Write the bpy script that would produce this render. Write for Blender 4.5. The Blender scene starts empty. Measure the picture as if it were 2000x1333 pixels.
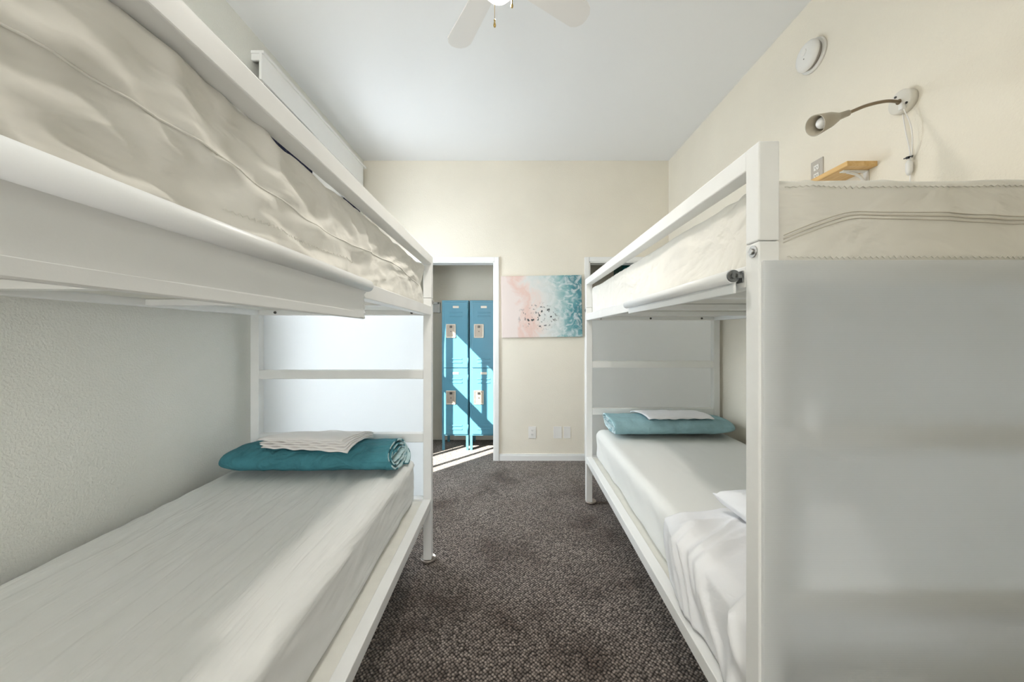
import bpy, bmesh, math, random
from mathutils import Vector, Matrix, noise

# ------------------------------------------------------------------ camera, world, light, exposure
sc = bpy.context.scene
COL = sc.collection
F = 706.0                       # focal length in pixels of the 2000 px wide frame
VX, VY, HC = 1003.0, 655.0, 1.296
cam_d = bpy.data.cameras.new('camera'); cam = bpy.data.objects.new('camera', cam_d); COL.objects.link(cam)
cam_d.sensor_width = 36.0; cam_d.lens = F/2000*36
cam_d.shift_x = -(VX-1000)/2000; cam_d.shift_y = -(666.5-VY)/2000
cam_d.clip_start = 0.01
cam.location = (0, 0, HC); cam.rotation_euler = (math.pi/2, 0, 0)
sc.camera = cam
sc.view_settings.view_transform = 'Standard'; sc.view_settings.look = 'None'
sc.view_settings.gamma = 1.0; sc.view_settings.use_curve_mapping = False
sc.view_settings.exposure = 0.52

w = bpy.data.worlds.new('world'); sc.world = w; w.use_nodes = True
w.node_tree.nodes['Background'].inputs[0].default_value = (0.82, 0.91, 1.0, 1)
w.node_tree.nodes['Background'].inputs[1].default_value = 1.2

def light(name, kind, loc, energy, color=(1,1,1), **kw):
    d = bpy.data.lights.new(name, kind); d.energy = energy; d.color = color
    for k, v in kw.items(): setattr(d, k, v)
    o = bpy.data.objects.new(name, d); COL.objects.link(o); o.location = loc
    return o
SUN = Vector((1.0, 1.06, -1.0)).normalized()
sun = light('sun', 'SUN', (-6, -4, 6), 20.0, (1.0, 0.95, 0.86), angle=0.006)
sun.rotation_euler = SUN.to_track_quat('-Z', 'Y').to_euler()
lw = light('sky_at_side_window', 'AREA', (-1.74, 2.98, 1.6), 86, (0.88, 0.94, 1.0), shape='RECTANGLE', size=1.3, size_y=1.5)
lw.rotation_euler = Vector((1, 0, -0.25)).to_track_quat('-Z', 'Z').to_euler()
lb = light('added_camera_side_fill', 'AREA', (0.1, -3.52, 1.62), 92, (1.0, 0.985, 0.96), shape='RECTANGLE', size=2.7, size_y=2.5)  # fill light added behind the camera, out of view
lb.rotation_euler = Vector((0, 1, 0)).to_track_quat('-Z', 'Z').to_euler()

# ------------------------------------------------------------------ materials
def mat(name):
    m = bpy.data.materials.new(name); m.use_nodes = True
    nt = m.node_tree; b = nt.nodes['Principled BSDF']
    return m, nt, b
def N(nt, t, **kw):
    n = nt.nodes.new(t)
    for k, v in kw.items():
        if k in n.inputs.keys() if isinstance(k, str) else False: n.inputs[k].default_value = v
        else: setattr(n, k, v)
    return n
def ramp(nt, stops, interp='LINEAR'):
    r = nt.nodes.new('ShaderNodeValToRGB'); r.color_ramp.interpolation = interp
    e = r.color_ramp.elements
    while len(e) < len(stops): e.new(0.5)
    for i, (p, c) in enumerate(stops):
        e[i].position = p; e[i].color = (*c, 1) if len(c) == 3 else c
    return r
def srgb(r, g, b):
    f = lambda c: c/12.92 if c <= 0.04045 else ((c+0.055)/1.055)**2.4
    return tuple(f(x/255) for x in (r, g, b))
def bump(nt, b, src, strength, dist=0.01):
    n = nt.nodes.new('ShaderNodeBump'); n.inputs['Strength'].default_value = strength; n.inputs['Distance'].default_value = dist
    nt.links.new(src, n.inputs['Height']); nt.links.new(n.outputs['Normal'], b.inputs['Normal']); return n
def simple(name, col, rough=0.5, metal=0.0, nscale=0, nstr=0.0, var=0.0, dist=0.003, spec=0.5):
    m, nt, b = mat(name)
    b.inputs['Base Color'].default_value = (*col, 1); b.inputs['Roughness'].default_value = rough
    b.inputs['Metallic'].default_value = metal; b.inputs['Specular IOR Level'].default_value = spec
    tc = nt.nodes.new('ShaderNodeTexCoord')
    nz = nt.nodes.new('ShaderNodeTexNoise'); nz.inputs['Scale'].default_value = nscale or 30; nz.inputs['Detail'].default_value = 4
    nt.links.new(tc.outputs['Object'], nz.inputs['Vector'])
    if nstr: bump(nt, b, nz.outputs['Fac'], nstr, dist)
    if var:
        mx = ramp(nt, [(0.3, tuple(c*(1-var) for c in col)), (0.7, tuple(min(1, c*(1+var)) for c in col))])
        nt.links.new(nz.outputs['Fac'], mx.inputs['Fac']); nt.links.new(mx.outputs['Color'], b.inputs['Base Color'])
    return m
def wallmat(name, col, strength=0.2):
    m, nt, b = mat(name)
    tc = nt.nodes.new('ShaderNodeTexCoord')
    n1 = N(nt, 'ShaderNodeTexNoise'); n1.inputs['Scale'].default_value = 120; n1.inputs['Detail'].default_value = 3
    n2 = N(nt, 'ShaderNodeTexNoise'); n2.inputs['Scale'].default_value = 2.2; n2.inputs['Detail'].default_value = 3
    nt.links.new(tc.outputs['Object'], n1.inputs['Vector']); nt.links.new(tc.outputs['Object'], n2.inputs['Vector'])
    r = ramp(nt, [(0.3, tuple(c*0.97 for c in col)), (0.7, tuple(min(1, c*1.02) for c in col))])
    nt.links.new(n2.outputs['Fac'], r.inputs['Fac']); nt.links.new(r.outputs['Color'], b.inputs['Base Color'])
    b.inputs['Roughness'].default_value = 0.75; b.inputs['Specular IOR Level'].default_value = 0.25
    r2 = ramp(nt, [(0.42, (0, 0, 0)), (0.62, (1, 1, 1))]); nt.links.new(n1.outputs['Fac'], r2.inputs['Fac'])
    bump(nt, b, r2.outputs['Color'], strength, 0.004)
    return m

M = {}
M['wall'] = wallmat('cream_wall_paint', srgb(243, 236, 221))
M['wall_left'] = wallmat('pale_wall_paint', srgb(238, 238, 231), 0.3)
M['ceiling'] = simple('ceiling_paint', srgb(246, 247, 248), 0.85, nscale=60, nstr=0.05)
M['trim'] = simple('white_trim_paint', srgb(245, 245, 243), 0.35, nscale=12, var=0.01)
M['frame'] = simple('white_enamel_metal', srgb(245, 245, 243), 0.32, nscale=7, var=0.025)
M['plywood'] = simple('white_painted_plywood', srgb(236, 234, 226), 0.5, nscale=20, var=0.03)
M['cover_white'] = simple('white_mattress_cover', srgb(240, 240, 236), 0.8, nscale=260, nstr=0.12, dist=0.001, spec=0.2)
M['cover_cream'] = simple('cream_mattress_cover', srgb(238, 235, 226), 0.75, nscale=260, nstr=0.1, dist=0.001, spec=0.25)
M['sheet'] = simple('white_cotton', srgb(246, 246, 248), 0.8, nscale=320, nstr=0.1, dist=0.001, spec=0.2)
M['sheet_warm'] = simple('offwhite_cotton', srgb(244, 240, 237), 0.85, nscale=320, nstr=0.15, dist=0.001, spec=0.15)
M['teal'] = simple('deep_teal_cotton', srgb(58, 128, 138), 0.8, nscale=14, nstr=0.25, var=0.08, dist=0.01, spec=0.2)
M['teal_pale'] = simple('faded_teal_cotton', srgb(142, 190, 198), 0.8, nscale=14, nstr=0.25, var=0.06, dist=0.01, spec=0.2)
M['lining'] = simple('pale_aqua_lining', srgb(190, 216, 218), 0.85, nscale=30, var=0.1)
M['lining_pale'] = simple('white_aqua_lining', srgb(214, 232, 236), 0.85, nscale=30, var=0.06)
def crumple(name, col, scale, stretch, strength, dist, var, rough=0.8, rot=0.0):
    m, nt, b = mat(name)
    tc = nt.nodes.new('ShaderNodeTexCoord'); mp = nt.nodes.new('ShaderNodeMapping'); mp.inputs['Scale'].default_value = stretch; mp.inputs['Rotation'].default_value = (0, 0, rot)
    nt.links.new(tc.outputs['Object'], mp.inputs[0])
    nz = nt.nodes.new('ShaderNodeTexNoise'); nz.inputs['Scale'].default_value = scale; nz.inputs['Detail'].default_value = 3.5; nz.inputs['Distortion'].default_value = 0.7
    nt.links.new(mp.outputs[0], nz.inputs['Vector'])
    wv = nt.nodes.new('ShaderNodeTexNoise'); wv.inputs['Scale'].default_value = 18; wv.inputs['Detail'].default_value = 5; nt.links.new(tc.outputs['Object'], wv.inputs['Vector'])
    r = ramp(nt, [(0.3, tuple(c*(1-var) for c in col)), (0.7, tuple(min(1, c*(1+var)) for c in col))]); nt.links.new(wv.outputs['Fac'], r.inputs['Fac'])
    nt.links.new(r.outputs[0], b.inputs['Base Color']); b.inputs['Roughness'].default_value = rough; b.inputs['Specular IOR Level'].default_value = 0.2
    cr = ramp(nt, [(0.36, (0, 0, 0)), (0.5, (1, 1, 1)), (0.66, (0.1, 0.1, 0.1))], 'EASE'); nt.links.new(nz.outputs['Fac'], cr.inputs['Fac'])
    bump(nt, b, cr.outputs[0], strength, dist)
    return m
M['teal'] = crumple('deep_teal_cotton', srgb(70, 130, 142), 7, (1.0, 1.6, 1.6), 0.55, 0.012, 0.12)
M['teal_pale'] = crumple('faded_teal_cotton', srgb(150, 186, 194), 7, (1.0, 1.6, 1.6), 0.35, 0.012, 0.08)
M['cover_streak'] = crumple('stretched_white_cover', srgb(240, 240, 237), 5, (3.2, 0.28, 1.0), 0.35, 0.010, 0.01, rot=0.22)
M['cover_cream'] = crumple('cream_mattress_cover', srgb(239, 236, 228), 4.0, (1.0, 0.8, 1.6), 0.32, 0.014, 0.015)
M['sheet'] = crumple('white_cotton', srgb(247, 247, 249), 6, (1, 1, 1), 0.22, 0.008, 0.005)
M['blind'] = simple('white_blind_vinyl', srgb(240, 241, 240), 0.42, nscale=300, nstr=0.03)
M['dark_metal'] = simple('grey_bracket_metal', srgb(120, 122, 122), 0.35, 0.85)
M['black'] = simple('black_plastic', srgb(22, 22, 24), 0.4)
M['steel'] = simple('zinc_bolt', srgb(190, 190, 188), 0.3, 0.9)
M['screw'] = simple('dark_screw', srgb(95, 94, 92), 0.35, 0.8)
M['white_plastic'] = simple('white_plastic', srgb(240, 238, 234), 0.35)
M['plate'] = simple('ivory_plate_plastic', srgb(244, 241, 236), 0.35)
M['slot'] = simple('socket_slot', srgb(110, 106, 100), 0.5)
M['curtain'] = simple('navy_curtain', srgb(22, 26, 52), 0.9, nscale=120, nstr=0.1, var=0.1)
M['lamp_metal'] = simple('satin_nickel_lamp', srgb(182, 174, 158), 0.4, 0.2)
M['neck'] = simple('bronze_gooseneck', srgb(128, 110, 84), 0.35, 0.7)
M['glass_bulb'] = simple('bulb_glass', srgb(236, 236, 236), 0.08)
M['steel_plate'] = simple('steel_wall_plate', srgb(200, 194, 186), 0.35, 0.4)
M['gold'] = simple('antique_brass', srgb(186, 158, 96), 0.3, 0.9)
M['fan'] = simple('white_fan_blade', srgb(243, 241, 239), 0.4)
M['locker'] = simple('blue_locker_enamel', srgb(86, 142, 163), 0.3, nscale=5, var=0.05)
M['locker_dark'] = simple('blue_locker_recess', srgb(30, 98, 132), 0.4)
M['locker_teal'] = simple('green_locker_enamel', srgb(24, 112, 112), 0.35, nscale=5, var=0.05)
M['lamp_plate'] = simple('cream_lamp_plate', srgb(232, 228, 218), 0.4)
M['zip'] = simple('taupe_zip_tape', srgb(226, 220, 208), 0.7)
M['vent'] = simple('detector_vent_grey', srgb(176, 170, 162), 0.5)  # shade of the gap behind the cover, put into the ring's colour
M['recess'] = simple('latch_metal_recess_shade', srgb(176, 164, 150), 0.35, 0.4)  # greyer than the cup rim: the recess's shade put into the colour
M['cup'] = simple('locker_latch_cup', srgb(214, 204, 190), 0.35, 0.35)
M['rubber'] = simple('foot_cup_metal', srgb(170, 160, 152), 0.3, 0.7)
M['rubber_dark'] = simple('foot_pad', srgb(50, 44, 42), 0.6)

def glass():
    m = bpy.data.materials.new('window_glass'); m.use_nodes = True; nt = m.node_tree; nt.nodes.clear()
    o = nt.nodes.new('ShaderNodeOutputMaterial'); mx = nt.nodes.new('ShaderNodeMixShader'); mx.inputs[0].default_value = 0.06
    t = nt.nodes.new('ShaderNodeBsdfTransparent'); t.inputs[0].default_value = (0.97, 0.98, 0.98, 1)
    g = nt.nodes.new('ShaderNodeBsdfGlossy'); g.inputs['Roughness'].default_value = 0.02
    nt.links.new(t.outputs[0], mx.inputs[1]); nt.links.new(g.outputs[0], mx.inputs[2]); nt.links.new(mx.outputs[0], o.inputs[0])
    return m
M['glass'] = glass()

def panelmat():
    m = bpy.data.materials.new('twin_wall_plastic'); m.use_nodes = True; nt = m.node_tree; nt.nodes.clear()
    o = nt.nodes.new('ShaderNodeOutputMaterial')
    tc = nt.nodes.new('ShaderNodeTexCoord')
    wv = nt.nodes.new('ShaderNodeTexWave'); wv.wave_type = 'BANDS'; wv.bands_direction = 'Z'; wv.inputs['Scale'].default_value = 62.0
    wv.inputs['Distortion'].default_value = 0.0
    nt.links.new(tc.outputs['Object'], wv.inputs['Vector'])
    bp = nt.nodes.new('ShaderNodeBump'); bp.inputs['Strength'].default_value = 0.25; bp.inputs['Distance'].default_value = 0.001
    nt.links.new(wv.outputs['Fac'], bp.inputs['Height'])
    cr = ramp(nt, [(0.0, (0.80, 0.82, 0.83)), (0.5, (0.94, 0.95, 0.955))]); nt.links.new(wv.outputs['Fac'], cr.inputs['Fac'])
    d = nt.nodes.new('ShaderNodeBsdfDiffuse'); tr = nt.nodes.new('ShaderNodeBsdfTranslucent')
    nt.links.new(cr.outputs['Color'], d.inputs['Color']); tr.inputs['Color'].default_value = (0.955, 0.965, 0.975, 1)
    nt.links.new(bp.outputs['Normal'], d.inputs['Normal'])
    m1 = nt.nodes.new('ShaderNodeMixShader'); m1.inputs[0].default_value = 0.90
    nt.links.new(d.outputs[0], m1.inputs[1]); nt.links.new(tr.outputs[0], m1.inputs[2])
    g = nt.nodes.new('ShaderNodeBsdfGlossy'); g.inputs['Roughness'].default_value = 0.3
    nt.links.new(bp.outputs['Normal'], g.inputs['Normal'])
    m2 = nt.nodes.new('ShaderNodeMixShader'); m2.inputs[0].default_value = 0.04
    nt.links.new(m1.outputs[0], m2.inputs[1]); nt.links.new(g.outputs[0], m2.inputs[2])
    nt.links.new(m2.outputs[0], o.inputs[0])
    return m
M['panel'] = panelmat()

def carpet():
    m, nt, b = mat('woven_carpet')
    tc = nt.nodes.new('ShaderNodeTexCoord')
    mp = nt.nodes.new('ShaderNodeMapping'); nt.links.new(tc.outputs['Object'], mp.inputs['Vector'])
    # basket weave: bricks give the short staggered loops
    mp.inputs['Rotation'].default_value = (0, 0, math.radians(45)); mp.inputs['Scale'].default_value = (1.0, 1.0, 0.0)
    br = nt.nodes.new('ShaderNodeTexVoronoi'); br.inputs['Scale'].default_value = 84; br.inputs['Randomness'].default_value = 0.42
    nt.links.new(mp.outputs[0], br.inputs['Vector'])
    loop = ramp(nt, [(0.12, (1, 1, 1)), (0.62, (0, 0, 0))]); nt.links.new(br.outputs['Distance'], loop.inputs['Fac'])
    sp = nt.nodes.new('ShaderNodeSeparateColor'); nt.links.new(br.outputs['Color'], sp.inputs[0])
    tone = nt.nodes.new('ShaderNodeMapRange'); tone.inputs['To Min'].default_value = 0.5; tone.inputs['To Max'].default_value = 1.0
    nt.links.new(sp.outputs[0], tone.inputs['Value'])
    lm = nt.nodes.new('ShaderNodeMath'); lm.operation = 'MULTIPLY'; nt.links.new(loop.outputs[0], lm.inputs[0]); nt.links.new(tone.outputs[0], lm.inputs[1])
    st = nt.nodes.new('ShaderNodeTexNoise'); st.inputs['Scale'].default_value = 2.6; st.inputs['Detail'].default_value = 5; st.inputs['Roughness'].default_value = 0.6
    nt.links.new(tc.outputs['Object'], st.inputs['Vector'])
    base = ramp(nt, [(0.0, srgb(50, 45, 43)), (0.5, srgb(158, 149, 143)), (1.0, srgb(226, 218, 210))])
    nt.links.new(lm.outputs[0], base.inputs['Fac'])
    stc = ramp(nt, [(0.32, srgb(146, 126, 116)), (0.47, srgb(228, 220, 214)), (0.72, srgb(255, 250, 246))])
    nt.links.new(st.outputs['Fac'], stc.inputs['Fac'])
    mu = nt.nodes.new('ShaderNodeMixRGB'); mu.blend_type = 'MULTIPLY'; mu.inputs['Fac'].default_value = 1.0
    nt.links.new(base.outputs[0], mu.inputs['Color1']); nt.links.new(stc.outputs[0], mu.inputs['Color2'])
    nt.links.new(mu.outputs[0], b.inputs['Base Color'])
    b.inputs['Roughness'].default_value = 0.92; b.inputs['Specular IOR Level'].default_value = 0.15
    b.inputs['Sheen Weight'].default_value = 0.36; b.inputs['Sheen Roughness'].default_value = 0.45; b.inputs['Sheen Tint'].default_value = (1.0, 0.95, 0.89, 1)
    bump(nt, b, loop.outputs[0], 0.7, 0.006)
    return m
M['carpet'] = carpet()

def wood():
    m, nt, b = mat('pine_shelf')
    tc = nt.nodes.new('ShaderNodeTexCoord'); mp = nt.nodes.new('ShaderNodeMapping'); mp.inputs['Scale'].default_value = (30, 2, 30)
    nt.links.new(tc.outputs['Object'], mp.inputs['Vector'])
    nz = nt.nodes.new('ShaderNodeTexNoise'); nz.inputs['Scale'].default_value = 2; nz.inputs['Detail'].default_value = 6; nt.links.new(mp.outputs[0], nz.inputs['Vector'])
    r = ramp(nt, [(0.3, srgb(214, 170, 104)), (0.7, srgb(236, 200, 140))]); nt.links.new(nz.outputs['Fac'], r.inputs['Fac'])
    nt.links.new(r.outputs[0], b.inputs['Base Color']); b.inputs['Roughness'].default_value = 0.4
    return m
M['wood'] = wood()

def painting():
    m, nt, b = mat('seaside_canvas_print')
    tc = nt.nodes.new('ShaderNodeTexCoord'); sep = nt.nodes.new('ShaderNodeSeparateXYZ')
    nt.links.new(tc.outputs['Generated'], sep.inputs[0])
    nz = nt.nodes.new('ShaderNodeTexNoise'); nz.inputs['Scale'].default_value = 2.4; nz.inputs['Detail'].default_value = 8; nz.inputs['Roughness'].default_value = 0.62; nz.inputs['Distortion'].default_value = 1.1
    mp = nt.nodes.new('ShaderNodeMapping'); mp.inputs['Scale'].default_value = (1.3, 0.0, 1.0); mp.inputs['Location'].default_value = (0.35, 0, 0.2)
    nt.links.new(tc.outputs['Generated'], mp.inputs[0]); nt.links.new(mp.outputs[0], nz.inputs['Vector'])
    def math_(op, a, bb):
        n = nt.nodes.new('ShaderNodeMath'); n.operation = op
        for i, v in enumerate((a, bb)):
            if isinstance(v, (int, float)): n.inputs[i].default_value = v
            else: nt.links.new(v, n.inputs[i])
        return n.outputs[0]
    x, z = sep.outputs['X'], sep.outputs['Z']
    # diagonal coordinate: sea towards the upper end, sand towards the lower
    t = math_('ADD', math_('MULTIPLY', x, 0.95), math_('MULTIPLY', z, 0.16))
    t = math_('ADD', t, math_('MULTIPLY', math_('SUBTRACT', nz.outputs['Fac'], 0.5), 0.62))
    cr = ramp(nt, [(0.0, srgb(238, 224, 218)), (0.26, srgb(237, 223, 217)), (0.36, srgb(234, 203, 192)), (0.42, srgb(237, 219, 211)),
                   (0.50, srgb(230, 228, 224)), (0.68, srgb(212, 222, 220)), (0.82, srgb(150, 192, 194)), (0.95, srgb(94, 156, 166)), (1.0, srgb(72, 134, 146))])
    nt.links.new(t, cr.inputs['Fac'])
    # foam streaks on the water
    fz = nt.nodes.new('ShaderNodeTexNoise'); fz.inputs['Scale'].default_value = 9; fz.inputs['Detail'].default_value = 8; fz.inputs['Distortion'].default_value = 1.6
    nt.links.new(mp.outputs[0], fz.inputs['Vector'])
    fr = ramp(nt, [(0.46, (0, 0, 0)), (0.64, (1, 1, 1))]); nt.links.new(fz.outputs['Fac'], fr.inputs['Fac'])
    gate = ramp(nt, [(0.45, (0, 0, 0)), (0.6, (1, 1, 1))]); nt.links.new(x, gate.inputs['Fac'])
    fm = math_('MULTIPLY', fr.outputs[0], gate.outputs[0])
    m1 = nt.nodes.new('ShaderNodeMixRGB'); nt.links.new(math_('MULTIPLY', fm, 0.7), m1.inputs['Fac'])
    nt.links.new(cr.outputs[0], m1.inputs['Color1']); m1.inputs['Color2'].default_value = (*srgb(232, 236, 236), 1)
    # dark rocks in a belt below the middle
    rz = nt.nodes.new('ShaderNodeTexNoise'); rz.inputs['Scale'].default_value = 19; rz.inputs['Detail'].default_value = 3
    mp2 = nt.nodes.new('ShaderNodeMapping'); mp2.inputs['Scale'].default_value = (1.3, 0, 1); nt.links.new(tc.outputs['Generated'], mp2.inputs[0]); nt.links.new(mp2.outputs[0], rz.inputs['Vector'])
    rr = ramp(nt, [(0.565, (0, 0, 0)), (0.62, (1, 1, 1))]); nt.links.new(rz.outputs['Fac'], rr.inputs['Fac'])
    dx = math_('DIVIDE', math_('SUBTRACT', x, 0.46), 0.27); dz = math_('DIVIDE', math_('SUBTRACT', z, 0.34), 0.24)
    rad = math_('ADD', math_('MULTIPLY', dx, dx), math_('MULTIPLY', dz, dz))
    gr = ramp(nt, [(0.35, (1, 1, 1)), (1.0, (0, 0, 0))]); nt.links.new(rad, gr.inputs['Fac'])
    m2 = nt.nodes.new('ShaderNodeMixRGB'); nt.links.new(math_('MULTIPLY', rr.outputs[0], gr.outputs[0]), m2.inputs['Fac'])
    nt.links.new(m1.outputs[0], m2.inputs['Color1']); m2.inputs['Color2'].default_value = (*srgb(70, 76, 78), 1)
    nt.links.new(m2.outputs[0], b.inputs['Base Color']); b.inputs['Roughness'].default_value = 0.6
    return m
M['painting'] = painting()

def emit(name, col, strength):
    m, nt, b = mat(name)
    b.inputs['Base Color'].default_value = (*col, 1); b.inputs['Emission Color'].default_value = (*col, 1); b.inputs['Emission Strength'].default_value = strength
    return m
M['globe'] = emit('lit_opal_globe', (1.0, 0.96, 0.9), 2.0)

# ------------------------------------------------------------------ helpers
def world_origin(p):
    v = Vector((0, 0, 0))
    while p is not None: v = v + p.location; p = p.parent
    return v
def obj(name, bm, m, parent=None, smooth=False, loc=None):
    """link bm (in world coordinates) as ONE mesh; its origin is the parent's, or loc."""
    org = world_origin(parent) if parent else Vector(loc if loc is not None else (0, 0, 0))
    me = bpy.data.meshes.new(name)
    bm.transform(Matrix.Translation(-org)); bm.normal_update(); bm.to_mesh(me); bm.free()
    for mm in (m if isinstance(m, (list, tuple)) else [m]): me.materials.append(M[mm])
    if smooth:
        for p in me.polygons: p.use_smooth = True
    o = bpy.data.objects.new(name, me); COL.objects.link(o)
    if parent: o.parent = parent
    else: o.location = org
    return o
def tag(o, label=None, cat=None, group=None, kind=None):
    if label: o['label'] = label
    if cat: o['category'] = cat
    if group: o['group'] = group
    if kind: o['kind'] = kind
    return o
def empty(name, loc, label, cat, group=None):
    o = bpy.data.objects.new(name, None); COL.objects.link(o); o.location = loc; o.empty_display_size = 0.05
    return tag(o, label, cat, group)
def struct(name, bm, m, smooth=False):
    return tag(obj(name, bm, m, None, smooth), kind='structure')
def box(bm, x0, x1, y0, y1, z0, z1, bev=0.0, seg=2, mi=0):
    r = bmesh.ops.create_cube(bm, size=1.0)
    vs = r['verts']
    for v in vs:
        v.co = Vector(((x0+x1)/2+v.co.x*(x1-x0), (y0+y1)/2+v.co.y*(y1-y0), (z0+z1)/2+v.co.z*(z1-z0)))
    es = list({e for v in vs for e in v.link_edges}); fs = list({f for v in vs for f in v.link_faces})
    for f in fs: f.material_index = mi
    if bev: bmesh.ops.bevel(bm, geom=es, offset=bev, segments=seg, affect='EDGES', profile=0.5)
    return bm
def B(*a, **k): return box(bmesh.new(), *a, **k)
def cyl(bm, p0, p1, r0, r1=None, n=20, cap=True, mi=0):
    p0, p1 = Vector(p0), Vector(p1); r1 = r0 if r1 is None else r1
    q = (p1-p0).to_track_quat('Z', 'Y')
    a = [bm.verts.new(p0 + q @ Vector((r0*math.cos(2*math.pi*i/n), r0*math.sin(2*math.pi*i/n), 0))) for i in range(n)]
    c = [bm.verts.new(p1 + q @ Vector((r1*math.cos(2*math.pi*i/n), r1*math.sin(2*math.pi*i/n), 0))) for i in range(n)]
    for i in range(n):
        f = bm.faces.new((a[i], a[(i+1) % n], c[(i+1) % n], c[i])); f.material_index = mi; f.smooth = True
    if cap:
        f = bm.faces.new(a[::-1]); f.material_index = mi
        f = bm.faces.new(c); f.material_index = mi
    return bm
def C(*a, **k): return cyl(bmesh.new(), *a, **k)
def lathe(bm, origin, axis, prof, n=32):
    """prof: (distance along axis, radius)"""
    o = Vector(origin); q = Vector(axis).to_track_quat('Z', 'Y'); rings = []
    for d, r in prof:
        if r < 1e-6: rings.append([bm.verts.new(o + q @ Vector((0, 0, d)))])
        else: rings.append([bm.verts.new(o + q @ Vector((r*math.cos(2*math.pi*i/n), r*math.sin(2*math.pi*i/n), d))) for i in range(n)])
    for A, D in zip(rings, rings[1:]):
        for i in range(n):
            j = (i+1) % n
            if len(A) == 1 and len(D) == 1: continue
            if len(A) == 1: f = bm.faces.new((A[0], D[j], D[i]))
            elif len(D) == 1: f = bm.faces.new((A[i], A[j], D[0]))
            else: f = bm.faces.new((A[i], A[j], D[j], D[i]))
            f.smooth = True
    bmesh.ops.recalc_face_normals(bm, faces=bm.faces)
    return bm
def L(*a, **k): return lathe(bmesh.new(), *a, **k)
def tube(bm, pts, r, n=10):
    pts = [Vector(p) for p in pts]; rings = []
    for i, p in enumerate(pts):
        d = (pts[min(i+1, len(pts)-1)] - pts[max(i-1, 0)]).normalized()
        up = Vector((0.13, 0.31, 0.94)); a = d.cross(up).normalized(); b = d.cross(a)
        rr = r[i] if isinstance(r, (list, tuple)) else r
        rings.append([bm.verts.new(p + a*rr*math.cos(2*math.pi*k/n) + b*rr*math.sin(2*math.pi*k/n)) for k in range(n)])
    for A, D in zip(rings, rings[1:]):
        for k in range(n):
            f = bm.faces.new((A[k], A[(k+1) % n], D[(k+1) % n], D[k])); f.smooth = True
    bm.faces.new(rings[0]); bm.faces.new(rings[-1])
    bmesh.ops.recalc_face_normals(bm, faces=bm.faces)
    return bm
def spline(ctrl, n=8):
    P = [Vector(p) for p in ctrl]; P = [2*P[0]-P[1]] + P + [2*P[-1]-P[-2]]; out = []
    for i in range(1, len(P)-2):
        for k in range(n):
            t = k/n; a, b, c, d = P[i-1], P[i], P[i+1], P[i+2]
            out.append(0.5*((2*b)+(c-a)*t+(2*a-5*b+4*c-d)*t*t+(3*b-a-3*c+d)*t**3))
    return out + [P[-2]]
def fb(v, s=1.0, oct=3): return noise.fractal(Vector(v)*s, 1.0, 2.0, oct)
def ridge(v): return 1-abs(noise.noise(Vector(v)))*2

def rounded_block(x0, x1, y0, y1, z0, z1, r, step=0.02, disp=None):
    """dense rounded box; disp(p, n) -> offset along the normal"""
    bm = bmesh.new(); cache = {}
    lo, hi = Vector((x0, y0, z0)), Vector((x1, y1, z1))
    nn = [max(2, int(round((hi[i]-lo[i])/step))) for i in range(3)]
    def V(i, j, k):
        key = (i, j, k)
        if key in cache: return cache[key]
        p = Vector((lo.x+(hi.x-lo.x)*i/nn[0], lo.y+(hi.y-lo.y)*j/nn[1], lo.z+(hi.z-lo.z)*k/nn[2]))
        c = Vector([min(max(p[a], lo[a]+r), hi[a]-r) for a in range(3)])
        n = (p-c)
        if n.length < 1e-9: n = Vector((0, 0, 1))
        n.normalize(); q = c + n*r
        if disp: q = q + n*disp(q, n)
        cache[key] = bm.verts.new(q); return cache[key]
    X, Y, Z = nn
    for i in range(X):
        for j in range(Y):
            bm.faces.new((V(i, j, Z), V(i+1, j, Z), V(i+1, j+1, Z), V(i, j+1, Z)))
            bm.faces.new((V(i, j+1, 0), V(i+1, j+1, 0), V(i+1, j, 0), V(i, j, 0)))
    for i in range(X):
        for k in range(Z):
            bm.faces.new((V(i, 0, k), V(i+1, 0, k), V(i+1, 0, k+1), V(i, 0, k+1)))
            bm.faces.new((V(i+1, Y, k), V(i, Y, k), V(i, Y, k+1), V(i+1, Y, k+1)))
    for j in range(Y):
        for k in range(Z):
            bm.faces.new((V(0, j+1, k), V(0, j, k), V(0, j, k+1), V(0, j+1, k+1)))
            bm.faces.new((V(X, j, k), V(X, j+1, k), V(X, j+1, k+1), V(X, j, k+1)))
    return bm
def sheet_bm(nu, nv, fn, thick=0.003):
    """closed thin cloth: fn(u, v) -> point"""
    bm = bmesh.new(); P = [[Vector(fn(i/nu, j/nv)) for j in range(nv+1)] for i in range(nu+1)]
    def nrm(i, j):
        a = P[min(i+1, nu)][j]-P[max(i-1, 0)][j]; b = P[i][min(j+1, nv)]-P[i][max(j-1, 0)]
        n = a.cross(b); return n.normalized() if n.length > 1e-12 else Vector((0, 0, 1))
    T = [[bm.verts.new(P[i][j]) for j in range(nv+1)] for i in range(nu+1)]
    U = [[bm.verts.new(P[i][j]-nrm(i, j)*thick) for j in range(nv+1)] for i in range(nu+1)]
    for i in range(nu):
        for j in range(nv):
            bm.faces.new((T[i][j], T[i+1][j], T[i+1][j+1], T[i][j+1])); bm.faces.new((U[i][j+1], U[i+1][j+1], U[i+1][j], U[i][j]))
    for i in range(nu):
        bm.faces.new((T[i+1][0], T[i][0], U[i][0], U[i+1][0])); bm.faces.new((T[i][nv], T[i+1][nv], U[i+1][nv], U[i][nv]))
    for j in range(nv):
        bm.faces.new((T[0][j], T[0][j+1], U[0][j+1], U[0][j])); bm.faces.new((T[nu][j+1], T[nu][j], U[nu][j], U[nu][j+1]))
    bmesh.ops.recalc_face_normals(bm, faces=bm.faces)
    return bm

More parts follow.
